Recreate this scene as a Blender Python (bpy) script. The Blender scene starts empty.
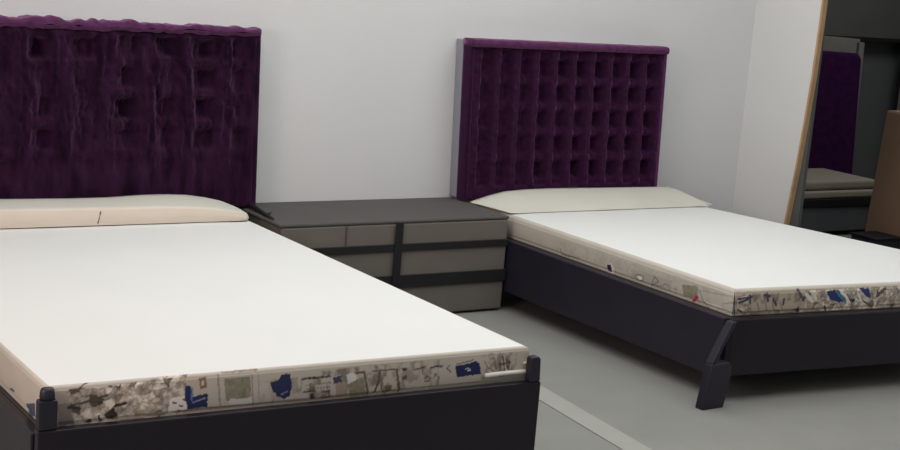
import bpy, bmesh, math, random
import numpy as np
from mathutils import Vector, Matrix

scene = bpy.context.scene
col = scene.collection
rng = np.random.default_rng(5)

def lin(h):
    h = h.lstrip('#')
    v = np.array([int(h[i:i+2], 16)/255 for i in (0, 2, 4)])
    return np.where(v <= .04045, v/12.92, ((v+.055)/1.055)**2.4)

# ---------------------------------------------------------------- camera
cam = bpy.data.cameras.new('camera')
cam.sensor_width = 36; cam.lens = 36*1450/900; cam.clip_start = .05; cam.clip_end = 60
cam_o = bpy.data.objects.new('camera', cam); col.objects.link(cam_o)
R_ = Vector((0.83517789, -0.54411136, 0.08012932))
U_ = Vector((0.03470108, 0.19753811, 0.97968083))
W_ = Vector((0.54888407, 0.8154272, -0.18386072))
m = Matrix((R_, U_, -W_)).transposed().to_4x4()
m.translation = Vector((0, 0, 1.51))
cam_o.matrix_world = m
scene.camera = cam_o

# ---------------------------------------------------------------- world and lights
world = bpy.data.worlds.new('world'); scene.world = world; world.use_nodes = True
world.node_tree.nodes['Background'].inputs[0].default_value = (.96, .98, 1, 1)
world.node_tree.nodes['Background'].inputs[1].default_value = .42

def area(name, loc, target, sx, sy, energy, color):
    l = bpy.data.lights.new(name, 'AREA'); l.shape = 'RECTANGLE'; l.size = sx; l.size_y = sy
    l.energy = energy; l.color = color
    o = bpy.data.objects.new(name, l); col.objects.link(o); o.location = loc
    o.rotation_euler = (Vector(target)-Vector(loc)).to_track_quat('-Z', 'Y').to_euler()
    return o
area('ceiling_daylight', (3.0, 3.62, 2.74), (3.0, 3.62, 0), 4.4, 3.1, 95, (.985, 1, .985))
area('left_window_light', (-.9, 2.6, 1.6), (1.5, 3.5, .35), 1.0, 1.0, 44, (1, .79, .72))
area('far_room_fill', (7.2, 5.2, 2.70), (7.2, 5.7, 0), .9, .9, 20, (1, .98, .95))  # added unseen fill that brightens the room beyond the opening

scene.view_settings.view_transform = 'Standard'
scene.view_settings.look = 'None'
scene.view_settings.gamma = 1
scene.view_settings.use_curve_mapping = False
scene.view_settings.exposure = 0

# ---------------------------------------------------------------- materials
def mat(name, color, rough=.7, metallic=0, sheen=0, sheen_tint=None, spec=.3,
        noise=None, bump=None, coords='Object', stretch=1):
    """noise=(scale, amount, detail): value mottling; bump=(scale, strength, distance)"""
    mt = bpy.data.materials.new(name); mt.use_nodes = True
    nt = mt.node_tree; b = nt.nodes['Principled BSDF']
    c = lin(color)
    b.inputs['Base Color'].default_value = (*c, 1)
    b.inputs['Roughness'].default_value = rough; b.inputs['Metallic'].default_value = metallic
    b.inputs['Specular IOR Level'].default_value = spec
    if sheen:
        b.inputs['Sheen Weight'].default_value = sheen
        b.inputs['Sheen Roughness'].default_value = .45
        b.inputs['Sheen Tint'].default_value = (*lin(sheen_tint), 1)
    tc = nt.nodes.new('ShaderNodeTexCoord')
    if noise:
        n = nt.nodes.new('ShaderNodeTexNoise'); n.inputs['Scale'].default_value = noise[0]
        n.inputs['Detail'].default_value = noise[2] if len(noise) > 2 else 3
        mp = nt.nodes.new('ShaderNodeMapping'); mp.inputs['Scale'].default_value = (1, 1, stretch)
        nt.links.new(tc.outputs[coords], mp.inputs['Vector']); nt.links.new(mp.outputs['Vector'], n.inputs['Vector'])
        r = nt.nodes.new('ShaderNodeValToRGB')
        r.color_ramp.elements[0].position = .3; r.color_ramp.elements[1].position = .7
        r.color_ramp.elements[0].color = (*(c*(1-noise[1])), 1)
        r.color_ramp.elements[1].color = (*np.minimum(c*(1+noise[1]), 1), 1)
        nt.links.new(n.outputs['Fac'], r.inputs['Fac']); nt.links.new(r.outputs['Color'], b.inputs['Base Color'])
    if bump:
        n2 = nt.nodes.new('ShaderNodeTexNoise'); n2.inputs['Scale'].default_value = bump[0]; n2.inputs['Detail'].default_value = 4
        nt.links.new(tc.outputs[coords], n2.inputs['Vector'])
        bp = nt.nodes.new('ShaderNodeBump'); bp.inputs['Strength'].default_value = bump[1]; bp.inputs['Distance'].default_value = bump[2]
        nt.links.new(n2.outputs['Fac'], bp.inputs['Height']); nt.links.new(bp.outputs['Normal'], b.inputs['Normal'])
    return mt

M = {}
M['wall'] = mat('wall_paint', '#cacaca', .85, noise=(1.3, .02), bump=(60, .08, .004))
M['wall_side'] = mat('side_wall_paint', '#cfcfce', .85, noise=(1.3, .02))
M['floor'] = mat('floor_vinyl', '#868682', .5, spec=.3, noise=(6, .035, 6), bump=(90, .05, .002))
M['strip'] = mat('floor_strip_vinyl', '#9c9c95', .5, noise=(9, .03))
M['ceiling'] = mat('ceiling_paint', '#d8d8d8', .9, noise=(2, .02))
M['wood'] = mat('trim_wood', '#b0906c', .6, noise=(14, .12, 5))
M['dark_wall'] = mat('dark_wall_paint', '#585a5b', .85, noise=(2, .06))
M['dark_board'] = mat('dark_board', '#555655', .8, noise=(5, .06))
M['grey_wall'] = mat('grey_wall_paint', '#7c7a77', .85, noise=(3, .05))
M['velvet'] = mat('purple_velvet', '#2b132a', .95, sheen=.38, sheen_tint='#c487c0', spec=.02, noise=(45, .30, 5), bump=(160, .35, .004))
M['velvet_left'] = mat('crumpled_purple_velvet', '#261226', .95, sheen=.36, sheen_tint='#b985b4', spec=.02, noise=(26, .55, 6), bump=(120, .5, .006), stretch=.28)
M['velvet_lit'] = mat('purple_velvet_lit', '#4d2b4a', .9, sheen=.5, sheen_tint='#d098c4', spec=.02, noise=(40, .25, 5), bump=(140, .3, .004))  # lighter copy of the velvet: overhead light put into the colour
M['velvet_far'] = mat('deep_purple_velvet', '#2f1236', .9, sheen=.2, sheen_tint='#8050a0', spec=.05, noise=(20, .3, 5))
M['backing'] = mat('headboard_backing', '#8d8d96', .8, noise=(8, .04))
M['sheet'] = mat('white_mattress_cover', '#d2d3d1', .8, noise=(3, .012), bump=(220, .05, .002))
M['cream'] = mat('cream_bolster_cloth', '#c2c0b6', .85, noise=(5, .03), bump=(180, .08, .003))
M['cream_shade_tint'] = mat('bolster_cloth_shade_tint', '#d0c4b6', .85, noise=(5, .03), bump=(180, .08, .003))  # same cloth as the top; warm tone of its shaded front in the colour
M['thread'] = mat('brown_thread', '#5b4c42', .9, noise=(60, .2))
M['frame'] = mat('dark_bed_frame', '#1c1820', .28, spec=.3, noise=(4, .07), bump=(70, .06, .003))
M['frame_blue'] = mat('navy_bed_frame', '#1f1c29', .45, spec=.4, noise=(9, .14), bump=(60, .1, .003))
M['platform'] = mat('platform_board', '#4a4542', .8, noise=(7, .08))
M['plastic'] = mat('pale_plastic', '#cfcdc6', .35, spec=.4, noise=(20, .05))
M['lid_cloth'] = mat('dark_grey_lid_cloth', '#4d4b49', .8, noise=(7, .05), bump=(150, .1, .003))
M['grey_cloth'] = mat('grey_chest_cloth', '#66615b', .8, noise=(7, .05), bump=(150, .1, .003))
M['black_strap'] = mat('black_strap', '#1d1c1e', .6, noise=(20, .1))
M['cardboard'] = mat('brown_cardboard', '#8d735e', .85, noise=(6, .06), bump=(40, .06, .003))
M['far_sheet'] = mat('far_mattress_cover', '#918b81', .85, noise=(6, .05))
M['far_frame'] = mat('far_bed_base', '#1c1b1e', .6, noise=(6, .08))
M['far_grey'] = mat('far_board_grey', '#6f6d69', .8, noise=(9, .1, 5))
M['far_plinth'] = mat('far_bed_grey', '#56585c', .8, noise=(7, .06))
M['bin'] = mat('dark_bin_plastic', '#2c3440', .5, noise=(10, .15))

def attr_mat(name, rough):
    mt = bpy.data.materials.new(name); mt.use_nodes = True
    nt = mt.node_tree; b = nt.nodes['Principled BSDF']; b.inputs['Roughness'].default_value = rough
    b.inputs['Specular IOR Level'].default_value = .3
    a = nt.nodes.new('ShaderNodeAttribute'); a.attribute_name = 'print'
    nt.links.new(a.outputs['Color'], b.inputs['Base Color'])
    tc = nt.nodes.new('ShaderNodeTexCoord'); n2 = nt.nodes.new('ShaderNodeTexNoise'); n2.inputs['Scale'].default_value = 150
    nt.links.new(tc.outputs['Object'], n2.inputs['Vector'])
    bp = nt.nodes.new('ShaderNodeBump'); bp.inputs['Strength'].default_value = .12; bp.inputs['Distance'].default_value = .003
    nt.links.new(n2.outputs['Fac'], bp.inputs['Height']); nt.links.new(bp.outputs['Normal'], b.inputs['Normal'])
    return mt
M['print'] = attr_mat('printed_ticking', .6)

# ---------------------------------------------------------------- mesh helpers
def link(name, bm, material, parent=None, smooth=False, bevel=0, segs=2):
    me = bpy.data.meshes.new(name)
    bmesh.ops.recalc_face_normals(bm, faces=bm.faces)
    bm.to_mesh(me); bm.free()
    return link_mesh(name, me, material, parent, smooth, bevel, segs)

def link_mesh(name, me, material, parent=None, smooth=False, bevel=0, segs=2):
    o = bpy.data.objects.new(name, me); col.objects.link(o)
    if material: me.materials.append(material)
    if smooth:
        me.polygons.foreach_set('use_smooth', [True]*len(me.polygons))
    if bevel:
        b = o.modifiers.new('bevel', 'BEVEL'); b.width = bevel; b.segments = segs; b.limit_method = 'ANGLE'
    if parent:
        o.parent = parent
        o.matrix_parent_inverse = Matrix.Translation(parent.location).inverted() if parent.type == 'EMPTY' else Matrix()
    return o

def box(bm, x0, x1, y0, y1, z0, z1):
    vs = [bm.verts.new(v) for v in ((x0,y0,z0),(x1,y0,z0),(x1,y1,z0),(x0,y1,z0),(x0,y0,z1),(x1,y0,z1),(x1,y1,z1),(x0,y1,z1))]
    for f in ((0,3,2,1),(4,5,6,7),(0,1,5,4),(1,2,6,5),(2,3,7,6),(3,0,4,7)): bm.faces.new([vs[i] for i in f])

def prism_xy(bm, pts, z0, z1):
    a = [bm.verts.new((x, y, z0)) for x, y in pts]; b = [bm.verts.new((x, y, z1)) for x, y in pts]
    n = len(pts); bm.faces.new(a[::-1]); bm.faces.new(b)
    for i in range(n): bm.faces.new((a[i], a[(i+1) % n], b[(i+1) % n], b[i]))

def prism_xz(bm, pts, y0, y1):
    a = [bm.verts.new((x, y0, z)) for x, z in pts]; b = [bm.verts.new((x, y1, z)) for x, z in pts]
    n = len(pts); bm.faces.new(a); bm.faces.new(b[::-1])
    for i in range(n): bm.faces.new((a[i], b[i], b[(i+1) % n], a[(i+1) % n]))

def boxo(name, dims, material, parent=None, bevel=.004):
    bm = bmesh.new(); box(bm, *dims); return link(name, bm, material, parent, bevel=bevel)

def grid_mesh(name, P):
    """P: array (ni, nj, 3) -> quad grid mesh"""
    ni, nj = P.shape[:2]
    idx = np.arange(ni*nj).reshape(ni, nj)
    q = np.stack([idx[:-1, :-1], idx[1:, :-1], idx[1:, 1:], idx[:-1, 1:]], -1).reshape(-1, 4)
    me = bpy.data.meshes.new(name)
    me.from_pydata(P.reshape(-1, 3).tolist(), [], q.tolist()); me.update()
    return me

def tube(bm, pts, r, n=8):
    pts = [Vector(p) for p in pts]; rings = []
    for i, p in enumerate(pts):
        t = (pts[min(i+1, len(pts)-1)]-pts[max(i-1, 0)]).normalized()
        a = t.cross(Vector((0, 0, 1)));  a = a.normalized() if a.length > 1e-4 else Vector((1, 0, 0))
        b = t.cross(a).normalized()
        rr = r[i] if hasattr(r, '__len__') else r
        rings.append([bm.verts.new(p+a*rr*math.cos(2*math.pi*k/n)+b*rr*math.sin(2*math.pi*k/n)) for k in range(n)])
    for A, B in zip(rings, rings[1:]):
        for k in range(n): bm.faces.new((A[k], A[(k+1) % n], B[(k+1) % n], B[k]))
    bm.faces.new(rings[0][::-1]); bm.faces.new(rings[-1])

def thing(name, label, cat, loc):
    o = bpy.data.objects.new(name, None); col.objects.link(o); o.location = loc
    o.empty_display_size = .1
    o['label'] = label; o['category'] = cat
    return o
def tag(o, label, cat): o['label'] = label; o['category'] = cat; return o
def struct(o): o['kind'] = 'structure'; return o

def vnoise(x, y, seed=0):
    """smooth value noise, arrays in lattice units, -> 0..1"""
    r = np.random.default_rng(seed).random((128, 128))
    xi = np.floor(x).astype(int); yi = np.floor(y).astype(int); fx = x-xi; fy = y-yi
    fx = fx*fx*(3-2*fx); fy = fy*fy*(3-2*fy)
    g = lambda a, b: r[a % 128, b % 128]
    return (g(xi, yi)*(1-fx)*(1-fy)+g(xi+1, yi)*fx*(1-fy)+g(xi, yi+1)*(1-fx)*fy+g(xi+1, yi+1)*fx*fy)
def fbm(x, y, seed=0, oct=4):
    s = 0; a = .5; tot = 0
    for k in range(oct):
        s = s+a*vnoise(x*2**k, y*2**k, seed+k); tot += a; a *= .5
    return s/tot

# ---------------------------------------------------------------- setting
bm = bmesh.new(); box(bm, -3.2, 9, -2.2, 7.2, -.1, 0); struct(link('floor', bm, M['floor']))
bm = bmesh.new(); box(bm, -3.2, 9, -2.2, 7.2, 2.8, 2.9); struct(link('ceiling', bm, M['ceiling']))  # out of view; put in to keep the far room dim
bm = bmesh.new(); box(bm, -3.2, 5.42, 5.42, 5.52, 0, 2.8); struct(link('wall_back', bm, M['wall']))
# right wall: short stub whose free end is slightly bowed, then the door opening, then an unseen wall added to keep the far room dark
zs = [0, .30, .33, .48, .60, .85, 1.05, 1.3, 1.6, 2.0, 2.8]
ye = [5.06, 5.048, 5.045, 5.03, 5.018, 5.0, 4.988, 4.982, 4.98, 4.98, 4.98]
def strip_wall(name, x0, x1, yfun, yback, m):
    bm = bmesh.new(); rows = []
    for z, y in zip(zs, ye):
        a = yfun(y); b = yback(y)
        rows.append([bm.verts.new((x0, a, z)), bm.verts.new((x1, a, z)), bm.verts.new((x1, b, z)), bm.verts.new((x0, b, z))])
    for A, B in zip(rows, rows[1:]):
        for k in range(4): bm.faces.new((A[k], A[(k+1) % 4], B[(k+1) % 4], B[k]))
    bm.faces.new(rows[0][::-1]); bm.faces.new(rows[-1])
    return struct(link(name, bm, m))
strip_wall('wall_right', 5.42, 5.447, lambda y: y, lambda y: 5.42, M['wall_side'])
strip_wall('trim_1', 5.418, 5.447, lambda y: y-.012, lambda y: y, M['wood'])
bm = bmesh.new(); box(bm, 5.45, 5.475, 4.985, 5.3, 0, 2.8); struct(link('trim_2', bm, M['dark_board'], bevel=.003))
bm = bmesh.new(); box(bm, 5.42, 5.52, -2.2, 4.2, 0, 2.8); struct(link('wall_right_added', bm, M['wall_side']))  # unseen stretch, added to block light from the far room
# the room beyond the opening
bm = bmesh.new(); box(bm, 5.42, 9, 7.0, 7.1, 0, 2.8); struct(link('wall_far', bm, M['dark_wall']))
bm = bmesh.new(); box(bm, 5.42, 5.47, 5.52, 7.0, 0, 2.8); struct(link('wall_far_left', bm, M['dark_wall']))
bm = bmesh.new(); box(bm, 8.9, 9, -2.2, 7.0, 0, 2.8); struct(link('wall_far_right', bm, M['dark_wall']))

# printed marks on the mattress sides: (u along the side, v above the frame) in metres
PRINT_LEFT_FOOT = [
  ('rubble', [(0.0442, 0.0896), (0.0784, 0.0916), (0.133, 0.0894), (0.2342, 0.0934), (0.2988, 0.1009), (0.3566, 0.1065), (0.3671, 0.0024), (0.2643, -0.0033), (0.1365, -0.006), (0.0424, -0.0091)], 1),
  ('poly', [(0.0297, 0.0884), (0.0491, 0.0892), (0.0599, 0.0578), (0.0356, 0.0551)], '#b5a595'),
  ('poly', [(0.0307, 0.0555), (0.0648, 0.0574), (0.0719, -0.0096), (0.0352, -0.0134)], '#93837c'),
  ('line', [(0.065, 0.0497), (0.0944, 0.0546), (0.1215, 0.0623), (0.1539, 0.067)], 0.006, '#4a443a'),
  ('line', [(0.0603, 0.0451), (0.085, 0.0402)], 0.009, '#3c382f'),
  ('line', [(0.0809, 0.0914), (0.088, 0.0984), (0.0978, 0.1001)], 0.004, '#3a352f'),
  ('poly', [(0.1445, 0.0499), (0.1643, 0.0583), (0.1751, 0.0419), (0.1603, 0.0304)], '#d8d2c8'),
  ('poly', [(0.1732, 0.0884), (0.1883, 0.0922), (0.1838, 0.0771)], '#57504a'),
  ('line', [(0.0521, -0.005), (0.1364, -0.0034), (0.2639, 0.0046), (0.364, 0.0107)], 0.006, '#c4bcae'),
  ('poly', [(0.3146, 0.0444), (0.3568, 0.0485), (0.3641, 0.008), (0.3111, 0.0052)], '#ddd6d0'),
  ('line', [(0.3257, 0.0329), (0.3311, 0.0297)], 0.005, '#6a4a48'),
  ('line', [(0.342, 0.0234), (0.3475, 0.0202)], 0.005, '#6a4a48'),
  ('line', [(0.3493, 0.0386), (0.3548, 0.0354)], 0.005, '#6a4a48'),
  ('line', [(0.3373, 0.0106), (0.3428, 0.0074)], 0.005, '#6a4a48'),
  ('poly', [(0.3543, 0.0988), (0.4108, 0.0967), (0.4177, 0.0162), (0.364, 0.0107)], '#b3a79a'),
  ('poly', [(0.3556, 0.0724), (0.3689, 0.0738), (0.3732, 0.0417), (0.416, 0.0484), (0.4154, 0.0084), (0.3641, 0.008), (0.3545, 0.0407)], '#232c52'),
  ('line', [(0.3766, 0.0281), (0.3925, 0.0319), (0.4085, 0.0357)], 0.004, '#8892ad'),
  ('line', [(0.372, 0.0656), (0.3736, 0.0337)], 0.005, '#5a74a2'),
  ('poly', [(0.3895, 0.0906), (0.4083, 0.0916), (0.4124, 0.0647), (0.3937, 0.061)], '#7d6654'),
  ('poly', [(0.3953, 0.0821), (0.4035, 0.0814), (0.404, 0.0708), (0.3959, 0.0715)], '#c2b1a2'),
  ('line', [(0.4408, 0.0942), (0.4506, 0.0131)], 0.005, '#8d807b'),
  ('line', [(0.4514, 0.0987), (0.5484, 0.0987)], 0.0035, '#85705f'),
  ('mottle', [(0.4578, 0.0821), (0.5297, 0.0841), (0.5362, 0.0212), (0.4666, 0.0223)], 2),
  ('poly', [(0.4746, 0.0269), (0.5359, 0.0267), (0.537, 0.0076), (0.4785, 0.0077)], '#bdbdb6'),
  ('line', [(0.5351, 0.0863), (0.5428, 0.0043)], 0.0035, '#8a7a7d'),
  ('line', [(0.5517, 0.0903), (0.5597, 0.0054)], 0.0025, '#8a7a85'),
  ('poly', [(0.5902, 0.0627), (0.6099, 0.0664), (0.6204, 0.0819), (0.6435, 0.08), (0.6515, 0.0464), (0.6446, 0.0194), (0.6306, 0.0125), (0.6098, 0.0226), (0.5912, 0.0462)], '#252b4e'),
  ('line', [(0.5902, 0.0627), (0.5975, 0.0374)], 0.004, '#191d34'),
  ('line', [(0.621, 0.0271), (0.6379, 0.0338)], 0.003, '#7b80a0'),
  ('line', [(0.6794, 0.0632), (0.7027, 0.064), (0.7588, 0.0648)], 0.005, '#2b2a38'),
  ('line', [(0.6922, 0.0469), (0.6958, 0.0452)], 0.003, '#574c4e'),
  ('line', [(0.7004, 0.0472), (0.7043, 0.0419)], 0.003, '#574c4e'),
  ('line', [(0.7086, 0.0475), (0.7125, 0.0421)], 0.003, '#574c4e'),
  ('line', [(0.7168, 0.0477), (0.7205, 0.046)], 0.003, '#574c4e'),
  ('line', [(0.725, 0.048), (0.729, 0.0426)], 0.003, '#574c4e'),
  ('line', [(0.7333, 0.0482), (0.7372, 0.0429)], 0.003, '#574c4e'),
  ('line', [(0.7416, 0.0485), (0.7453, 0.0468)], 0.003, '#574c4e'),
  ('line', [(0.7499, 0.0487), (0.7538, 0.0434)], 0.003, '#574c4e'),
  ('line', [(0.7582, 0.049), (0.7621, 0.0436)], 0.003, '#574c4e'),
  ('line', [(0.693, 0.0358), (0.6966, 0.0341)], 0.003, '#574c4e'),
  ('line', [(0.7011, 0.036), (0.705, 0.0307)], 0.003, '#574c4e'),
  ('line', [(0.7094, 0.0363), (0.7133, 0.0309)], 0.003, '#574c4e'),
  ('line', [(0.7176, 0.0365), (0.7212, 0.0348)], 0.003, '#574c4e'),
  ('line', [(0.7258, 0.0368), (0.7297, 0.0314)], 0.003, '#574c4e'),
  ('line', [(0.7341, 0.037), (0.738, 0.0317)], 0.003, '#574c4e'),
  ('line', [(0.7424, 0.0373), (0.7461, 0.0355)], 0.003, '#574c4e'),
  ('line', [(0.7507, 0.0375), (0.7546, 0.0321)], 0.003, '#574c4e'),
  ('line', [(0.759, 0.0378), (0.7629, 0.0324)], 0.003, '#574c4e'),
  ('line', [(0.6756, 0.0332), (0.6641, 0.0315)], 0.003, '#777777'),
  ('line', [(0.6848, 0.0268), (0.717, 0.0281)], 0.004, '#3b322e'),
  ('poly', [(0.7029, 0.0197), (0.7175, 0.0211), (0.7186, 0.0043), (0.7068, 0.0054)], '#3a322d'),
  ('line', [(0.7411, 0.0218), (0.7619, 0.0227), (0.7631, 0.0058), (0.7393, 0.0052)], 0.004, '#4a403a'),
  ('poly', [(0.771, 0.061), (0.7947, 0.0646), (0.7962, 0.0449), (0.7725, 0.0413)], '#3c4058'),
  ('poly', [(0.8097, 0.0662), (0.8399, 0.0665), (0.8421, 0.0381), (0.8148, 0.0376)], '#c8cac4'),
  ('poly', [(0.7783, 0.0436), (0.8114, 0.0436), (0.8206, 0.0005), (0.7844, 0.001)], '#98897c'),
  ('mottle', [(0.8179, 0.0374), (0.859, 0.0564), (0.8758, -0.0018), (0.8239, -0.0027)], 5),
  ('line', [(0.8399, 0.0665), (0.8612, 0.0675), (0.8733, 0.0297), (0.882, -0.0023)], 0.006, '#5f5248'),
  ('line', [(0.9105, 0.0663), (0.9095, 0.0408), (0.8998, 0.0075)], 0.007, '#594d43'),
  ('line', [(0.8888, 0.0681), (0.9134, 0.0689), (0.9634, 0.0677)], 0.004, '#5d5148'),
  ('line', [(0.9189, 0.04), (0.921, 0.0141), (0.9379, -0.0017)], 0.005, '#6a5d50'),
  ('poly', [(0.9297, 0.0219), (0.9515, 0.0229), (0.9529, 0.0055), (0.9342, 0.0044)], '#6b5d4d'),
  ('line', [(0.9634, 0.0677), (0.969, 0.0386), (0.9783, 0.0033)], 0.007, '#56493f'),
  ('poly', [(0.979, 0.0693), (0.9979, 0.0706), (0.9957, 0.0593), (0.983, 0.0603)], '#3f3833'),
  ('poly', [(0.981, 0.0462), (0.9967, 0.0477), (0.9977, 0.0361), (0.982, 0.0346)], '#5a5048'),
  ('line', [(0.9815, 0.003), (1.045, 0.006), (1.071, 0.0037)], 0.003, '#d8d0c4'),
  ('line', [(1.0208, 0.063), (1.0525, 0.0662)], 0.005, '#4a4340'),
  ('line', [(1.0431, 0.0641), (1.0479, 0.0463)], 0.003, '#4a4340'),
  ('line', [(1.0723, 0.0617), (1.0913, 0.066), (1.1077, 0.0647)], 0.006, '#49423f'),
  ('line', [(1.0554, 0.0341), (1.0613, 0.0394), (1.0746, 0.0354), (1.0692, 0.0242), (1.0562, 0.0253)], 0.0035, '#5c524a'),
  ('line', [(1.0814, 0.0319), (1.0869, 0.0431), (1.1008, 0.0332), (1.0997, 0.0099)], 0.003, '#5c524a'),
  ('line', [(1.1338, 0.0655), (1.1247, 0.0575), (1.139, 0.0446)], 0.003, '#4a4543'),
  ('poly', [(1.1506, 0.0612), (1.2131, 0.068), (1.2229, 0.0702), (1.2339, 0.0605), (1.2403, 0.0303), (1.1603, 0.0282)], '#1b2450'),
  ('line', [(1.1848, 0.0497), (1.1946, 0.0518), (1.2019, 0.0453), (1.1921, 0.0432)], 0.0025, '#cfd0d4'),
  ('line', [(1.1567, 0.0666), (1.2091, 0.0742)], 0.003, '#2a2f4a'),
  ('line', [(1.25, 0.0681), (1.2587, 0.0496), (1.2839, 0.0356)], 0.003, '#6c5f55'),
  ('line', [(1.2665, 0.0727), (1.2799, 0.0747), (1.2901, 0.0411)], 0.003, '#4b443c'),
  ('line', [(1.3015, 0.064), (1.3039, 0.04)], 0.0045, '#463a33'),
  ('line', [(1.3103, 0.0783), (1.3181, 0.0358)], 0.0045, '#463a33'),
  ('line', [(1.3216, 0.0684), (1.3279, 0.041)], 0.0045, '#463a33'),
  ('line', [(1.3323, 0.0646), (1.332, 0.0347)], 0.0045, '#463a33'),
  ('line', [(1.2989, 0.0553), (1.3364, 0.0583)], 0.0045, '#463a33'),
  ('line', [(0.0377, -0.0137), (0.3963, 0.0102), (0.8268, -0.0001), (1.3118, -0.0026)], 0.004, '#8c8074'),
]
PRINT_LEFT_FOOT[0:0] = [
  ('smudge', [(.70, .0), (.70, .080), (.93, .085), (.93, .005)], '#5d5047', .75),
  ('smudge', [(.93, .005), (.93, .085), (1.10, .085), (1.10, .01)], '#6c6055', .55),
  ('smudge', [(1.24, .012), (1.24, .09), (1.36, .09), (1.36, .02)], '#54483f', .6),
  ('smudge', [(.56, .0), (.56, .07), (.68, .07), (.68, .0)], '#6d6462', .5),
]
PRINT_LEFT_SIDE = [
  ('line', [(1.707, 0.0132), (1.741, 0.0182)], 0.006, '#4a4e66'),
  ('poly', [(1.8415, 0.0148), (1.9116, 0.0391), (1.9147, 0.0042), (1.8683, -0.0132)], '#434a5e'),
  ('line', [(1.9197, 0.0365), (1.9079, -0.0083)], 0.004, '#8f845c'),
]
PRINT_RIGHT_SIDE = [
  ('line', [(0.6289, 0.0338), (0.6394, 0.0105), (0.7134, 0.0141)], 0.004, '#4d4a48'),
  ('line', [(0.7134, 0.0141), (0.7592, 0.02)], 0.003, '#8a8278'),
  ('poly', [(0.9318, 0.0337), (0.9615, 0.0445), (0.9833, 0.025), (0.9744, 0.0026), (0.9435, -0.0005)], '#cdc8c2'),
  ('poly', [(0.9351, 0.0324), (0.9561, 0.0392), (0.9676, 0.0255), (0.9611, 0.0077), (0.9422, 0.0074)], '#22243c'),
  ('poly', [(1.0833, 0.0518), (1.3213, 0.0596), (1.3061, 0.0132), (1.0849, 0.004)], '#a39d94'),
  ('line', [(1.1051, 0.0288), (1.1276, 0.038), (1.1575, 0.037), (1.1542, 0.0203), (1.1255, 0.0136), (1.1057, 0.0249)], 0.005, '#7f7a6c'),
  ('poly', [(1.123, 0.029), (1.146, 0.0343), (1.1479, 0.0228), (1.1307, 0.0188)], '#d6d3cc'),
  ('line', [(1.2033, 0.0082), (1.2196, 0.0514), (1.245, 0.0377), (1.2133, 0.0184), (1.2591, 0.0215)], 0.0045, '#6f7268'),
  ('line', [(1.2653, 0.019), (1.2794, 0.038), (1.3025, 0.0357), (1.311, 0.0183)], 0.005, '#79807f'),
  ('line', [(1.3315, 0.031), (1.3483, 0.0312)], 0.004, '#777777'),
  ('mottle', [(1.3721, 0.0561), (1.4576, 0.0688), (1.4654, 0.0213), (1.39, 0.0143)], 4),
  ('poly', [(1.448, 0.0285), (1.4578, 0.0347), (1.4694, 0.0299), (1.4463, 0.0052), (1.4353, 0.0062)], '#a8294a'),
  ('line', [(1.4414, 0.0688), (1.471, 0.0531), (1.4919, 0.024), (1.5274, 0.0026)], 0.007, '#858982'),  # line of a crease, its shade put into the colour
  ('line', [(1.5085, 0.0206), (1.5874, 0.0215)], 0.004, '#d0cbc2'),
  ('line', [(1.4756, 0.058), (1.6305, 0.0731)], 0.003, '#8e867b'),
  ('line', [(1.595, 0.0383), (1.6487, 0.0554)], 0.004, '#8a8480'),
]
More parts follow.
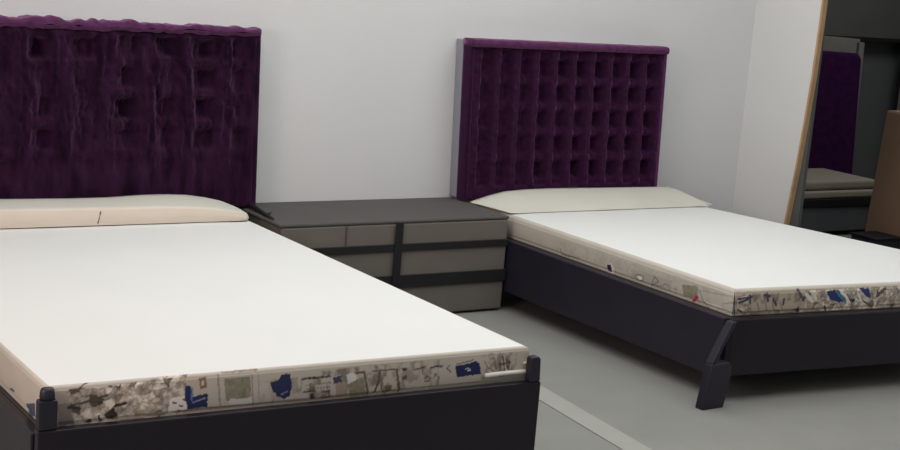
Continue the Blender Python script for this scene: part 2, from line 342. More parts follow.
PRINT_RIGHT_FOOT = [
  ('poly', [(0.007, 0.0924), (0.7954, 0.0878), (0.8123, -0.0038), (0.02, 0.003)], '#a49889'),
  ('rubble', [(0.3029, 0.0856), (0.7954, 0.0878), (0.8115, 0.0002), (0.3157, 0.0053)], 7),
  ('line', [(-0.0047, 0.1112), (0.0127, 0.0071)], 0.006, '#333243'),
  ('rubble', [(0.0147, 0.0699), (0.0808, 0.0823), (0.1093, 0.0141), (0.0275, 0.0139)], 9),
  ('line', [(0.0198, 0.066), (0.0824, 0.0711)], 0.008, '#3a3b4b'),
  ('line', [(0.0265, 0.051), (0.0653, 0.0643)], 0.008, '#3a3b4b'),
  ('line', [(0.0258, 0.0251), (0.0451, 0.0168)], 0.008, '#3a3b4b'),
  ('line', [(0.0722, 0.0789), (0.0766, 0.049)], 0.008, '#3a3b4b'),
  ('poly', [(0.0892, 0.0261), (0.0858, 0.0486), (0.1117, 0.0588), (0.1324, 0.0431), (0.1585, 0.0533), (0.2068, 0.0401), (0.2609, 0.0531), (0.2965, 0.0365), (0.299, 0.0212), (0.0908, 0.0149)], '#ad9f90'),
  ('line', [(0.1082, 0.0515), (0.122, 0.021)], 0.006, '#8c7868'),
  ('line', [(0.1451, 0.05), (0.159, 0.0195)], 0.006, '#8c7868'),
  ('line', [(0.1777, 0.0488), (0.1917, 0.0181)], 0.006, '#8c7868'),
  ('line', [(0.215, 0.0473), (0.2292, 0.0166)], 0.006, '#8c7868'),
  ('line', [(0.1492, 0.0835), (0.1585, 0.0533)], 0.009, '#3c3e4e'),
  ('line', [(0.1806, 0.0599), (0.1981, 0.0367)], 0.009, '#3c3e4e'),
  ('line', [(0.2321, 0.058), (0.2303, 0.0392)], 0.009, '#3c3e4e'),
  ('line', [(0.1365, 0.0765), (0.1649, 0.0718)], 0.009, '#3c3e4e'),
  ('line', [(0.2928, 0.0897), (0.3227, 0.0507)], 0.012, '#4c4a50'),
  ('line', [(0.3333, 0.0731), (0.3665, 0.0452)], 0.014, '#cfc9c0'),
  ('poly', [(0.2901, 0.0178), (0.3073, 0.0285), (0.3116, 0.0017), (0.2973, 0.0023)], '#2b3358'),
  ('line', [(0.4278, 0.0236), (0.4407, 0.0039)], 0.008, '#2e3350'),
  ('poly', [(0.4279, 0.0811), (0.4858, 0.0829), (0.5326, 0.0388), (0.4937, 0.0364), (0.4476, 0.0497)], '#293560'),
  ('line', [(0.4767, 0.0794), (0.5283, 0.0351)], 0.008, '#3f7c94'),
  ('line', [(0.5012, 0.0785), (0.5531, 0.0341)], 0.012, '#d7d2c6'),
  ('line', [(0.5328, 0.0658), (0.5651, 0.022)], 0.006, '#4b3a68'),
  ('poly', [(0.5892, 0.0832), (0.6386, 0.0853), (0.6499, 0.0498), (0.6297, 0.0506)], '#2b3768'),
  ('line', [(0.6067, 0.0398), (0.6447, 0.0227)], 0.007, '#36415f'),
  ('line', [(0.5876, 0.0638), (0.6074, 0.0359)], 0.008, '#d8d4cc'),
]
PRINT_RIGHT_FOOT[1:1] = [
  ('smudge', [(.0, .0), (.0, .085), (.50, .08), (.50, .0), (.2, -.01)], '#4a423f', .6),
  ('smudge', [(.50, .0), (.50, .08), (1.5, .08), (1.5, .0), (.9, -.01)], '#5c4c3f', .55),
]
PRINT_RIGHT_SIDE[0:0] = [
  ('smudge', [(.6, .0), (.6, .07), (1.6, .075), (1.6, .0)], '#938d84', .35),
]

# pale strip lying on the floor between the beds
bm = bmesh.new()
L_ = [(3.028, 3.864), (2.973, 3.332), (2.93, 2.9), (2.80, 1.6)]; Rr = [(3.137, 4.012), (3.065, 3.298), (3.02, 2.9), (2.89, 1.6)]
L_ = [(3.16, 5.2), (3.08, 4.4)]+L_; Rr = [(3.262, 5.2), (3.18, 4.4)]+Rr
rows = [[bm.verts.new((l[0], l[1], .0)), bm.verts.new((l[0], l[1], .003)), bm.verts.new((r[0], r[1], .003)), bm.verts.new((r[0], r[1], .0))] for l, r in zip(L_, Rr)]
rows = rows[2:]
for A, B in zip(rows, rows[1:]):
    for k in range(4): bm.faces.new((A[k], A[(k+1) % 4], B[(k+1) % 4], B[k]))
bm.faces.new(rows[0][::-1]); bm.faces.new(rows[-1])
for v in [v for v in bm.verts if not v.link_faces]: bm.verts.remove(v)
tag(link('floor_strip', bm, M['strip']), 'pale flat strip running along the grey floor between the two beds', 'floor strip')

# ---------------------------------------------------------------- mattresses
BEIGE = '#b2aba0'
def inpoly(px, py, pts):
    c = np.zeros(px.shape, bool); n = len(pts)
    for i in range(n):
        x0, y0 = pts[i]; x1, y1 = pts[(i+1) % n]
        if y0 == y1: continue
        k = ((y0 > py) != (y1 > py)) & (px < (x1-x0)*(py-y0)/(y1-y0)+x0)
        c ^= k
    return c
RUB = [lin(h) for h in ('#35312c', '#6e655b', '#938779', '#a99d8f', '#c3b9ad', '#8d8171', '#b5a898', '#5a5148')]
def paint(u, v, ops):
    """colour of the printed ticking at (u along the side, v above the frame), metres"""
    base = lin(BEIGE)*np.ones(u.shape+(3,))
    base = base*(0.94+.12*fbm(u*18, v*40, 3, 3))[..., None]
    du = u+.0025*(fbm(u*160, v*160, 21, 2)-.5)*2; dv = v+.0025*(fbm(u*160, v*160, 22, 2)-.5)*2
    for op in ops:
        k, pts = op[0], op[1]
        if k == 'poly': base[inpoly(du, dv, pts)] = lin(op[2])
        elif k == 'line':
            for (x0, y0), (x1, y1) in zip(pts, pts[1:]):
                dx, dy = x1-x0, y1-y0; L2 = dx*dx+dy*dy+1e-12
                t = np.clip(((du-x0)*dx+(dv-y0)*dy)/L2, 0, 1)
                d = np.hypot(du-x0-t*dx, dv-y0-t*dy)
                a = np.clip((op[2]*.5-d)/.0018+.5, 0, 1)[..., None]
                base = base*(1-a)+lin(op[3])*a
        elif k == 'smudge':
            a = inpoly(du, dv, pts)*np.clip((fbm(u*70, v*55, 63+len(pts), 4)-.42)*4, 0, 1)*op[3]
            base = base*(1-a[..., None])+lin(op[2])*a[..., None]
        elif k in ('rubble', 'mottle'):
            msk = inpoly(du, dv, pts)
            if k == 'rubble':
                # cells with dark creases between them, like crumpled paper
                r = np.random.default_rng(op[2]); lo = np.min(pts, 0); hi = np.max(pts, 0)
                n = int((hi[0]-lo[0])*(hi[1]-lo[1])/.00030)+8
                sx = r.uniform(lo[0], hi[0], n); sy = r.uniform(lo[1], hi[1], n); ci = r.integers(0, len(RUB), n)
                uu = u[msk]+.012*(fbm(u[msk]*60, v[msk]*60, 31, 3)-.5); vv = v[msk]+.012*(fbm(u[msk]*60, v[msk]*60, 37, 3)-.5)
                D = np.hypot(uu[:, None]-sx, (vv[:, None]-sy)*1.25)
                o2 = np.argpartition(D, 1, 1)[:, :2]; d0 = np.take_along_axis(D, o2, 1); a0 = d0.argmin(1)
                near = o2[np.arange(len(a0)), a0]; gap = np.abs(d0[:, 0]-d0[:, 1])
                c = np.array(RUB)[np.where(r.random(n)[near] < .28, ci[near], 3+(ci[near] % 2))]
                c = c*(.30+1.4*fbm(uu*110, vv*110, 41, 4))[:, None]*(.55+.9*fbm(uu*26, vv*34, 47, 2))[:, None]
                crease = np.clip(1-gap/.0035, 0, 1)*(vnoise(uu*45, vv*45, 43) > .5)
                c = c*(1-.6*crease)[:, None]
                base[msk] = c
            else:
                c0, c1 = lin('#8c8776'), lin('#6b6a58')
                f = fbm(u[msk]*120, v[msk]*120, 51+op[2], 3)[:, None]
                base[msk] = c0*f*1.15+c1*(1-f)
    return base

def mattress(name, label, corners, prints, r, loc):
    """corners: head-left, foot-left, foot-right, head-right (x, y)"""
    root = thing(name, label, 'mattress', loc)
    C = [np.array(c, float) for c in corners]; z0, z1 = loc[2], .41
    def offset(d):
        out = []
        for i in range(4):
            p, a, b = C[i], C[i-1], C[(i+1) % 4]
            e1 = (p-a)/np.linalg.norm(p-a); e2 = (b-p)/np.linalg.norm(b-p)
            n1 = np.array([-e1[1], e1[0]]); n2 = np.array([-e2[1], e2[0]])   # inward for counter-clockwise loops
            s = (n1+n2); s = s/ (1+n1@n2); out.append(p+s*d)
        return out
    prof = [(.012, z0), (.003, z0+.003), (0, z0+.009), (.0025, z0+.0135), (0, z0+.018)]
    for z in np.arange(z0+.0205, z1-r, .0025): prof.append((-.003*math.sin(math.pi*(z-z0)/(z1-z0)), z))
    for k in range(0, 9):
        a = math.pi/2*k/8; prof.append((r*(1-math.cos(a)), z1-r+r*math.sin(a)))
    verts = []; faces = []; cols = []
    for i in range(4):
        A, B = C[i], C[(i+1) % 4]; Ln = np.linalg.norm(B-A); ops = prints[i]
        n = int(Ln/(.0025 if ops else .03))
        ts = np.linspace(0, 1, n+1); grid = np.zeros((n+1, len(prof), 3)); U = np.zeros((n+1, len(prof))); V = U.copy()
        for j, (d, z) in enumerate(prof):
            o = offset(d); P = o[i][None]*(1-ts[:, None])+o[(i+1) % 4][None]*ts[:, None]
            grid[:, j, :2] = P; grid[:, j, 2] = z; U[:, j] = ts*Ln; V[:, j] = z-.31
        base = len(verts)
        verts += grid.reshape(-1, 3).tolist()
        idx = np.arange((n+1)*len(prof)).reshape(n+1, -1)+base
        faces += np.stack([idx[:-1, :-1], idx[1:, :-1], idx[1:, 1:], idx[:-1, 1:]], -1).reshape(-1, 4).tolist()
        cols.append(paint(U, V, ops or []).reshape(-1, 3))
    me = bpy.data.meshes.new('printed_border'); me.from_pydata(verts, [], faces); me.update()
    at = me.color_attributes.new('print', 'FLOAT_COLOR', 'POINT')
    cc = np.concatenate(cols); at.data.foreach_set('color', np.concatenate([cc, np.ones((len(cc), 1))], 1).ravel())
    link_mesh('printed_border', me, M['print'], root, smooth=True)
    # white top, meeting the border, with a slight crown
    o = offset(r); n = 60
    s, t = np.meshgrid(np.linspace(0, 1, n), np.linspace(0, 1, n), indexing='ij')
    P = ((1-s)*(1-t))[..., None]*o[0]+(s*(1-t))[..., None]*o[1]+(s*t)[..., None]*o[2]+((1-s)*t)[..., None]*o[3]
    edge = np.minimum(np.minimum(s, 1-s), np.minimum(t, 1-t))
    zz = z1+.003*np.clip(edge*9, 0, 1)**.6+.002*(fbm(s*9, t*9, 7, 3)-.5)*np.clip(edge*12, 0, 1)
    link_mesh('white_top', grid_mesh('white_top', np.concatenate([P, zz[..., None]], -1)), M['sheet'], root, smooth=True)
    bm = bmesh.new(); prism_xy(bm, [tuple(q) for q in offset(.0125)], z0, z0+.004); link('underside', bm, M['cream'], root)
    return root

ml = mattress('mattress', 'white-topped mattress with printed beige sides on the left bed in the foreground',
    [(1.087, 5.274), (1.087, 3.29), (2.487, 3.235), (2.487, 5.274)], [PRINT_LEFT_SIDE, PRINT_LEFT_FOOT, None, None], .010, (1.79, 4.26, .299))
mr = mattress('mattress', 'white-topped mattress with printed beige sides on the right bed, beside the doorway',
    [(3.69, 5.274), (3.69, 3.63), (5.19, 3.47), (4.83, 5.274)], [PRINT_RIGHT_SIDE, PRINT_RIGHT_FOOT, None, None], .018, (4.3, 4.4, .308))
# pale plastic edging along the foot of the left mattress
bm = bmesh.new(); tube(bm, [(2.34, 3.2335, .337), (2.40, 3.231, .338), (2.46, 3.2285, .338), (2.505, 3.226, .3385)], [.0065, .007, .007, .006])
link('edging', bm, M['plastic'], ml, smooth=True)['label'] = 'pale plastic edging at the corner'
bm = bmesh.new(); box(bm, 2.47, 2.50, 3.225, 3.232, .362, .366); link('loose_thread', bm, M['plastic'], ml)

# ---------------------------------------------------------------- bolsters
def bolster(label, loc, rows, cut):
    """rows: list over x of closed cross-sections (k points each)"""
    root = thing('bolster', label, 'bolster', loc)
    return root

def interp(x, xs, ys): return np.interp(x, xs, ys)
# left: boxy cushion with an upright front, rounded right end
rt = thing('bolster', 'long boxy cream bolster with a stitched front seam on the left bed', 'bolster', (1.8, 5.18, .41))
xs = np.concatenate([np.linspace(1.09, 2.2, 40), np.linspace(2.2, 2.486, 50)[1:]])
zb = interp(xs, [1.09, 1.5, 1.8, 1.95, 2.1, 2.2, 2.28, 2.36, 2.43, 2.465, 2.486], [.489, .491, .486, .486, .493, .493, .489, .477, .461, .446, .424])
zf = interp(xs, [1.09, 1.5, 1.86, 2.1, 2.2, 2.28, 2.36, 2.43, 2.465, 2.486], [.487, .487, .484, .483, .480, .475, .466, .454, .443, .424])
yf = interp(xs, [1.09, 2.2, 2.43, 2.465, 2.486], [5.10, 5.083, 5.078, 5.085, 5.12])
zlow = .4165
top = []; front = []
for x, b, f, y in zip(xs, zb, zf, yf):
    b = max(b, zlow+.004); f = max(f, zlow+.004)
    c = min(.012, (f-zlow)*.45)
    top.append([(x, 5.272, zlow), (x, 5.272, b)]+[(x, 5.272+(y+c-5.272)*k/6, b+(f-b)*k/6+.004*math.sin(math.pi*k/6)) for k in range(1, 7)]
        +[(x, y+c-c*math.sin(a), f-c+c*math.cos(a)) for a in (math.pi/8, math.pi/4)])
    front.append([(x, y+c-c*math.sin(a), f-c+c*math.cos(a)) for a in (math.pi/4, 3*math.pi/8, math.pi/2)]
        +[(x, y-.003*math.sin(math.pi*k/5), (f-c)+(zlow-(f-c))*k/5) for k in range(1, 6)])
link_mesh('top_cover', grid_mesh('top_cover', np.array(top)), M['cream'], rt, smooth=True)
link_mesh('front_panel', grid_mesh('front_panel', np.array(front)), M['cream_shade_tint'], rt, smooth=True)['label'] = 'front panel, warm shade tint in its colour'
bm = bmesh.new(); tube(bm, [(1.868, 5.092, .478), (1.866, 5.087, .462), (1.862, 5.086, .445), (1.857, 5.088, .424)], [.0022, .003, .0022, .003], 6)
link('seam', bm, M['thread'], rt, smooth=True)
# right: wedge that rises to the headboard
rt = thing('bolster', 'wedge-shaped cream bolster rising to the headboard of the right bed', 'bolster', (4.3, 5.16, .41))
xs = np.linspace(0, 1, 70); rows = []
for s in xs:
    xb = 3.634+(4.80-3.634)*s; xf = 3.698+(4.885-3.698)*s
    zb = float(interp(xb, [3.634, 3.74, 3.83, 3.95, 4.08, 4.4, 4.79, 4.80], [.4225, .450, .468, .4755, .477, .473, .470, .468]))
    yfr = 5.03; row = []
    row.append((xb, 5.272, .4165))
    for k in range(13):
        t = k/12
        row.append((xb+(xf-xb)*t, 5.272+(yfr-5.272)*t, zb+(.4175-zb)*t+(zb-.4165)*.22*math.sin(math.pi*t)-(.004*math.exp(-((s-.3)/.12)**2)*math.exp(-((t-.12)/.1)**2))))
    row.append((xf, yfr-.002, .4165)); rows.append(row)
me = grid_mesh('wedge_cover', np.array(rows)); b2 = bmesh.new(); b2.from_mesh(me)
bmesh.ops.holes_fill(b2, edges=[e for e in b2.edges if e.is_boundary], sides=0)
link('wedge_cover', b2, M['cream'], rt, smooth=False)
for p in rt.children:
    p.data.polygons.foreach_set('use_smooth', [True]*len(p.data.polygons))
bm = bmesh.new(); tube(bm, [(4.80, 5.27, .471), (4.83, 5.19, .459), (4.86, 5.10, .437), (4.888, 5.03, .4215)], .0035, 6)
link('piping', bm, M['sheet'], rt, smooth=True)['label'] = 'white piping'
bm = bmesh.new(); box(bm, 4.19, 4.245, 5.262, 5.274, .476, .479); link('tag', bm, M['thread'], rt)['label'] = 'small dark tag'

# ---------------------------------------------------------------- bed frames
fr = thing('bed', 'dark low bed with two upright corner posts under the left mattress', 'bed', (1.8, 4.2, 0))
bm = bmesh.new(); prism_xy(bm, [(1.058, 3.25), (2.514, 3.196), (2.514, 3.226), (1.058, 3.28)], .075, .313); link('foot_board', bm, M['frame'], fr, bevel=.004)
boxo('side_rail', (1.052, 1.082, 3.2815, 5.27, .085, .300), M['frame'], fr)
boxo('side_rail', (2.4905, 2.518, 3.232, 5.27, .085, .300), M['frame'], fr)
bm = bmesh.new(); prism_xy(bm, [(1.0825, 3.283), (2.492, 3.23), (2.492, 5.27), (1.0825, 5.27)], .275, .2985); link('platform', bm, M['platform'], fr)
def post(x0, x1, y0, y1, zt, knob):
    bm = bmesh.new(); box(bm, x0, x1, y0, y1, .3135, zt); p = link('corner_post', bm, M['frame_blue'], fr, bevel=.004)
    if knob:
        bm = bmesh.new()
        cx, cy = (x0+x1)/2, (y0+y1)/2; w = (x1-x0)/2-.004
        prof = [(w*.95, zt), (w, zt+.008), (w*.92, zt+.022), (w*.75, zt+.028), (w*.3, zt+.030)]
        rings = [[bm.verts.new((cx+r_*math.cos(a), cy+r_*.8*math.sin(a), z)) for a in [2*math.pi*k/14 for k in range(14)]] for r_, z in prof]
        for A, B in zip(rings, rings[1:]):
            for k in range(14): bm.faces.new((A[k], A[(k+1) % 14], B[(k+1) % 14], B[k]))
        bm.faces.new(rings[-1]); bm.faces.new(rings[0][::-1]); link('post_cap', bm, M['frame_blue'], p, smooth=True)
post(1.060, 1.106, 3.252, 3.280, .388, True)
bm = bmesh.new(); prism_xz(bm, [(2.474, .3135), (2.512, .3135), (2.508, .380), (2.502, .388), (2.480, .388), (2.475, .381)], 3.198, 3.2255); link('corner_post', bm, M['frame_blue'], fr, bevel=.004)
for (x, y) in ((1.07, 3.30), (2.50, 3.245), (1.07, 5.20), (2.49, 5.20)):
    bm = bmesh.new(); zt = .0845
    a = [bm.verts.new(v) for v in ((x, y, 0), (x+.04, y, 0), (x+.04, y+.05, 0), (x, y+.05, 0))]
    b = [bm.verts.new(v) for v in ((x-.008, y-.0, zt), (x+.03, y, zt), (x+.03, y+.06, zt), (x-.008, y+.06, zt))]
    bm.faces.new(a[::-1]); bm.faces.new(b)
    for k in range(4): bm.faces.new((a[k], a[(k+1) % 4], b[(k+1) % 4], b[k]))
    link('leg', bm, M['frame'], fr, bevel=.003)

fr = thing('bed', 'dark low bed on a splayed leg under the right mattress', 'bed', (4.3, 4.4, 0))
bm = bmesh.new(); prism_xy(bm, [(3.668, 3.595), (5.25, 3.426), (5.25, 3.456), (3.668, 3.625)], .10, .309); link('foot_board', bm, M['frame'], fr, bevel=.004)
boxo('side_rail', (3.652, 3.684, 3.628, 5.27, .085, .309), M['frame_blue'], fr)
bm = bmesh.new(); prism_xy(bm, [(5.21, 3.464), (5.24, 3.461), (4.87, 5.27), (4.84, 5.27)], .085, .309); link('side_rail', bm, M['frame'], fr, bevel=.004)
bm = bmesh.new(); prism_xy(bm, [(3.6845, 3.628), (5.208, 3.465), (4.838, 5.27), (3.6845, 5.27)], .285, .3075); link('platform', bm, M['platform'], fr)
bm = bmesh.new(); prism_xz(bm, [(3.524, 0), (3.628, 0), (3.648, .10), (3.648, .15), (3.632, .168), (3.550, .165)], 3.556, 3.594); lg = link('leg', bm, M['frame_blue'], fr, bevel=.005)
bm = bmesh.new(); prism_xz(bm, [(3.551, .165), (3.570, .168), (3.652, .312), (3.630, .312)], 3.560, 3.594); link('brace', bm, M['frame_blue'], lg, bevel=.003)
for (x, y) in ((5.17, 3.50), (3.655, 5.2), (4.83, 5.2)):
    bm = bmesh.new(); box(bm, x, x+.05, y, y+.06, 0, .0845); link('leg', bm, M['frame'], fr, bevel=.004)

# ---------------------------------------------------------------- headboards
def pad_surface(x0, x1, z0, z1, y_front, y_back, depth_fun, step):
    nx = int((x1-x0)/step)+1; nz = int((z1-z0)/step)+1
    X, Z = np.meshgrid(np.linspace(x0, x1, nx), np.linspace(z0, z1, nz), indexing='ij')
    e = np.minimum(np.minimum(X-x0, x1-X), np.minimum(Z-z0, z1-Z))
    Y = y_front+depth_fun(X, Z)*np.clip(e/.015, 0, 1)
    Y = Y+(1-np.clip(e/.012, 0, 1))**2*.012
    P = np.stack([X, Y, Z], -1)
    Y = np.minimum(Y, y_back-.004); P[..., 1] = Y
    # returns to the back
    n = len(P)
    n = len(P)
    ring = np.full((nx+2, nz+2, 3), 0.); ring[1:-1, 1:-1] = P
    ring[0, 1:-1] = P[0]; ring[-1, 1:-1] = P[-1]; ring[1:-1, 0] = P[:, 0]; ring[1:-1, -1] = P[:, -1]
    ring[0, 0] = P[0, 0]; ring[0, -1] = P[0, -1]; ring[-1, 0] = P[-1, 0]; ring[-1, -1] = P[-1, -1]
    for sl in (np.s_[0, :], np.s_[-1, :], np.s_[:, 0], np.s_[:, -1]): ring[sl][..., 1] = y_back
    return ring

# right headboard: tufted squares between raised velvet channels
hb = thing('headboard', 'square-tufted dark purple velvet headboard behind the right bed', 'headboard', (4.16, 5.36, .43)); right_hb = hb
x0, x1, z0, z1 = 3.630, 4.750, .425, 1.112
boxo('backing_board', (3.622, 4.752, 5.362, 5.418, .428, 1.14), M['backing'], hb, .004)['label'] = 'grey backing board'
def tuft(X, Z):
    cu = (X-x0-.03)/((x1-x0-.05)/10.); cv = (Z-z0-.075)/.117
    fu = np.abs(cu-np.floor(cu)-.5)*2; fv = np.abs(cv-np.floor(cv)-.5)*2     # 0 centre, 1 at the ridge
    jit = .65+.7*np.random.default_rng(3).random((40, 40))
    k = jit[np.clip(np.floor(cu).astype(int), 0, 39), np.clip(np.floor(cv).astype(int), 0, 39)]
    ru = 1-np.clip((fu-.30)/.42, 0, 1)**1.4; rv = 1-np.clip((fv-.38)/.42, 0, 1)**1.4
    groove = ru*.55
    pit = ru*rv
    inside = ((cv > -.1) & (cv < 5.2)).astype(float)*np.clip((X-x0)/.05, 0, 1)*np.clip((x1-X)/.03, 0, 1)
    right = np.clip((X-x0-.1)/.6, .25, 1)
    n = fbm(X*40, Z*40, 61, 4)-.5
    return inside*(.050*groove*(1.2-.5*right)+.052*pit*k*right)+.012*n+.004*(1-inside)
me = grid_mesh('tufted_panel', pad_surface(x0, x1, z0, z1, 5.288, 5.3615, tuft, .006))
link_mesh('tufted_panel', me, M['velvet'], hb, smooth=True)
def border(name, ax, a0, a1, b0, b1, y0, y1, mtl, parent, seed, lump=.002, fringe=0):
    """soft padded strip: ax 'x' runs along x between z b0..b1, ax 'z' runs along z between x b0..b1"""
    n = int((a1-a0)/.008); k = 20; A = np.linspace(a0, a1, n); P = np.zeros((n, k, 3))
    for j in range(k):
        th = 2*math.pi*j/(k-1); c, s = math.cos(th), math.sin(th)
        c = math.copysign(abs(c)**.5, c); s = math.copysign(abs(s)**.5, s)
        nn = fbm(A*35, np.full(n, j*.25), seed, 3)-.5
        fr_ = fringe*np.clip((vnoise(A*38, np.full(n, .5), seed+9)-.35)*1.6, 0, 1)*np.clip(1-(A-a0)/(a1-a0)*.9, 0, 1)*max(s, 0)
        w = (b0+b1)/2+s*(b1-b0)/2+lump*nn*2+fr_; y = (y0+y1)/2-c*(y1-y0)/2+lump*nn
        P[:, j] = np.stack([A, y, w], -1) if ax == 'x' else np.stack([w, y, A], -1)
    P = np.concatenate([P[:1]*0+P[:1].mean(1, keepdims=True), P, P[-1:]*0+P[-1:].mean(1, keepdims=True)])
    return link_mesh(name, grid_mesh(name, P), mtl, parent, smooth=True)
border('top_border', 'x', 3.620, 4.756, 1.1135, 1.150, 5.272, 5.361, M['velvet_lit'], hb, 71)['label'] = 'purple top border, overhead light in its colour'
border('side_border', 'z', .425, 1.118, 3.619, 3.640, 5.288, 5.361, M['velvet'], hb, 73, .001)
border('side_border', 'z', .425, 1.118, 4.742, 4.762, 5.288, 5.361, M['velvet_lit'], hb, 75, .001)

# left headboard: crumpled velvet hanging in uneven pleats
hb = thing('headboard', 'crumpled dark purple velvet headboard with a ragged top behind the left bed', 'headboard', (1.78, 5.36, .43)); left_hb = hb
x0, x1, z0, z1 = .98, 2.566, .425, 1.118
boxo('backing_board', (.985, 2.57, 5.362, 5.418, .428, 1.135), M['backing'], hb, .004)['label'] = 'grey backing board'
def crumple(X, Z):
    w = .055*(fbm(X*3, Z*3.5, 81, 3)-.5)
    cu = (X+w-x0)/.16; fu = np.abs(cu-np.floor(cu)-.5)*2
    cv = (Z+w-z0+.02)/.118; fv = np.abs(cv-np.floor(cv)-.5)*2
    jit = np.random.default_rng(8).random((40, 40))
    k = jit[np.clip(np.floor(cu).astype(int), 0, 39), np.clip(np.floor(cv).astype(int), 0, 39)]
    ru = 1-np.clip((fu-.12)/.6, 0, 1)**1.5; rv = 1-np.clip((fv-.3)/.5, 0, 1)**2
    low = np.clip((Z-.52)/.25, .12, 1)*np.clip((x1-X)/.09, .15, 1)
    return low*(.016*ru*(.4+.8*fbm(X*8, Z*3, 80, 2))+(.060*ru*rv*k)+.046*(fbm(X*34, Z*9, 83, 4)-.5)+.020*(fbm(X*75, Z*45, 87, 3)-.5))+.010*(fbm(X*9, Z*3, 85, 3)-.5)
me = grid_mesh('ruffled_panel', pad_surface(x0, x1, z0, z1, 5.288, 5.3615, crumple, .0055))
link_mesh('ruffled_panel', me, M['velvet_left'], hb, smooth=True)
border('top_border', 'x', .974, 2.576, 1.1195, 1.152, 5.282, 5.361, M['velvet_lit'], hb, 91, .007, .028)['label'] = 'purple ruffled top border, overhead light in its colour'
border('side_border', 'z', .425, 1.125, 2.556, 2.582, 5.288, 5.361, M['velvet_left'], hb, 93, .001)

# both headboards stand very slightly out of plumb
for hb_, k in ((right_hb, .040), (left_hb, .026)):
    for o in hb_.children:
        n = len(o.data.vertices); c = np.empty(n*3); o.data.vertices.foreach_get('co', c); c = c.reshape(-1, 3)
        c[:, 0] += (1.15-c[:, 2])*k-.022*(hb_ is right_hb); o.data.vertices.foreach_set('co', c.ravel()); o.data.update()

# ---------------------------------------------------------------- grey chest with black straps between the beds
ch = thing('storage_chest', 'low grey cloth-covered chest with black straps standing between the two beds', 'chest', (3.1, 5.18, 0))
boxo('body', (2.552, 3.642, 4.962, 5.415, .01, .4045), M['grey_cloth'], ch, .006)
bm = bmesh.new(); box(bm, 2.545, 3.646, 4.9615, 5.4155, .405, .420); link('lid', bm, M['lid_cloth'], ch, bevel=.006)
boxo('strap', (2.552, 3.645, 4.952, 4.9615,   .291, .321), M['black_strap'], ch, .002)
boxo('strap', (2.552, 3.645, 4.952, 4.9615,  .135, .188), M['black_strap'], ch, .002)
boxo('strap', (3.068, 3.104, 4.947, 4.9515, .150, .412), M['black_strap'], ch, .001)
boxo('zip', (2.840, 2.846, 4.957, 4.9615, .323, .404), M['thread'], ch, .001)
boxo('foot', (2.57, 2.62, 4.98, 5.03, 0, .0098), M['black_strap'], ch, .001); boxo('foot', (3.57, 3.62, 4.98, 5.03, 0, .0098), M['black_strap'], ch, .001)
boxo('foot', (2.57, 2.62, 5.34, 5.39, 0, .0098), M['black_strap'], ch, .001); boxo('foot', (3.57, 3.62, 5.34, 5.39, 0, .0098), M['black_strap'], ch, .001)
# black strap trailing from the headboard corner over the chest
bm = bmesh.new(); tube(bm, [(2.572, 5.29, .437), (2.575, 5.26, .434), (2.570, 5.2, .431), (2.563, 5.12, .428), (2.557, 5.04, .427)], [.011, .012, .009, .007, .003], 8)
tube(bm, [(2.566, 5.14, .429), (2.583, 5.13, .430), (2.592, 5.135, .436)], [.005, .004, .002], 6)
tag(link('frayed_strap', bm, M['black_strap'], None, smooth=True), 'frayed black strap lying on the chest below the left headboard corner', 'strap')

# ---------------------------------------------------------------- the dim room beyond the opening
def leaning(o, ang, piv):
    o.matrix_world = Matrix.Translation(piv) @ Matrix.Rotation(ang, 4, 'Y') @ Matrix.Translation(-Vector(piv)) @ o.matrix_world
fh = thing('headboard', 'plain deep purple headboard standing in the dim room beyond the doorway', 'headboard', (7.0, 6.44, .135))
bm = bmesh.new(); prism_xz(bm, [(6.4, .20), (7.47, .20), (7.405, 1.05), (7.375, 1.085), (6.4, 1.105)], 6.40, 6.47); link('padded_panel', bm, M['velvet_far'], fh, bevel=.02, segs=4)
bm = bmesh.new(); prism_xz(bm, [(6.42, .005), (7.45, .005), (7.385, 1.06), (6.42, 1.08)], 6.4705, 6.50); link('backing_board', bm, M['dark_board'], fh, bevel=.004)
bo = thing('leaning_board', 'worn grey framed board leaning behind the deep purple headboard', 'board', (7.1, 6.6, 0))
bm = bmesh.new(); prism_xz(bm, [(6.4, 0), (7.60, 0), (7.545, 1.17), (6.4, 1.20)], 6.56, 6.585); link('panel', bm, M['far_grey'], bo, bevel=.004)
bm = bmesh.new(); prism_xz(bm, [(7.555, .2), (7.60, .2), (7.565, 1.15), (7.515, 1.15)], 6.535, 6.559); link('frame_edge', bm, M['far_grey'], bo, bevel=.004)
fm = thing('mattress', 'two-layer grey-beige mattress in the dim room beyond the doorway', 'mattress', (6.75, 6.2, .235))
bm = bmesh.new(); box(bm, 6.3, 7.16, 5.95, 6.395, .285, .345); link('upper_layer', bm, M['far_sheet'], fm, bevel=.018, segs=3)
bm = bmesh.new(); box(bm, 6.28, 7.19, 5.94, 6.395, .235, .283); link('lower_layer', bm, M['far_sheet'], fm, bevel=.014, segs=3)
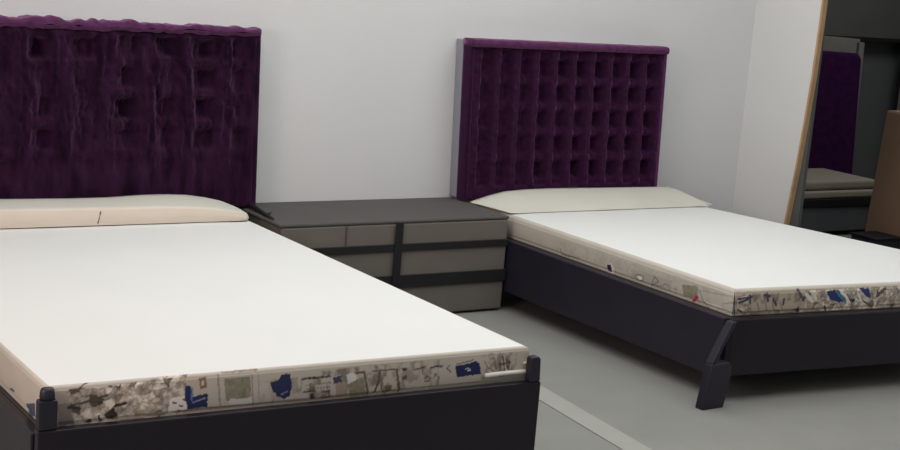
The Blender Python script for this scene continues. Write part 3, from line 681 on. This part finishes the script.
fb = thing('bed', 'low grey bed with a black deck under the grey-beige mattress beyond the doorway', 'bed', (6.75, 6.2, 0))
boxo('deck', (6.28, 7.19, 5.935, 6.39, .185, .234), M['far_frame'], fb, .004)
boxo('plinth', (6.29, 7.18, 5.945, 6.38, .03, .184), M['far_plinth'], fb, .006)
for x in (6.4, 6.75, 7.1): boxo('leg', (x, x+.06, 5.96, 6.02, 0, .0295), M['far_frame'], fb, .003)
# dark cladding on the upper far wall with its lower ledge
bm = bmesh.new(); box(bm, 5.48, 8.9, 6.90, 6.998, 1.165, 2.8); struct(link('trim_3', bm, M['dark_board'], bevel=.004))
bm = bmesh.new(); box(bm, 5.48, 8.9, 6.87, 6.998, 1.14, 1.164); struct(link('trim_4', bm, M['far_frame'], bevel=.004))
bm = bmesh.new(); box(bm, 8.36, 8.88, 6.75, 6.86, 0, 1.139); struct(link('trim_5', bm, M['grey_wall'], bevel=.004))
cb = thing('cardboard_box', 'tall plain brown cardboard box standing in the dim room beyond the doorway', 'box', (7.0, 5.42, 0))
bm = bmesh.new(); prism_xz(bm, [(6.685, 0), (7.3, 0), (7.3, .815), (6.744, .815)], 5.25, 5.60); link('carton', bm, M['cardboard'], cb, bevel=.005)
bm = bmesh.new(); prism_xz(bm, [(6.75, .8155), (7.3, .8155), (7.3, .82), (6.75, .82)], 5.252, 5.424); link('flap', bm, M['cardboard'], cb)
bm = bmesh.new(); prism_xz(bm, [(6.75, .8155), (7.3, .8155), (7.3, .82), (6.75, .82)], 5.428, 5.598); link('flap', bm, M['cardboard'], cb)
bn = thing('crate', 'small dark crate on the floor in front of the brown cardboard box', 'crate', (6.55, 5.4, 0))
bm = bmesh.new(); prism_xy(bm, [(6.45, 5.31), (6.66, 5.31), (6.66, 5.49), (6.45, 5.49)], 0, .12); link('body', bm, M['bin'], bn, bevel=.006)
bm = bmesh.new(); prism_xy(bm, [(6.44, 5.30), (6.67, 5.30), (6.67, 5.50), (6.44, 5.50)], .1205, .132); link('rim', bm, M['far_frame'], bn, bevel=.004)
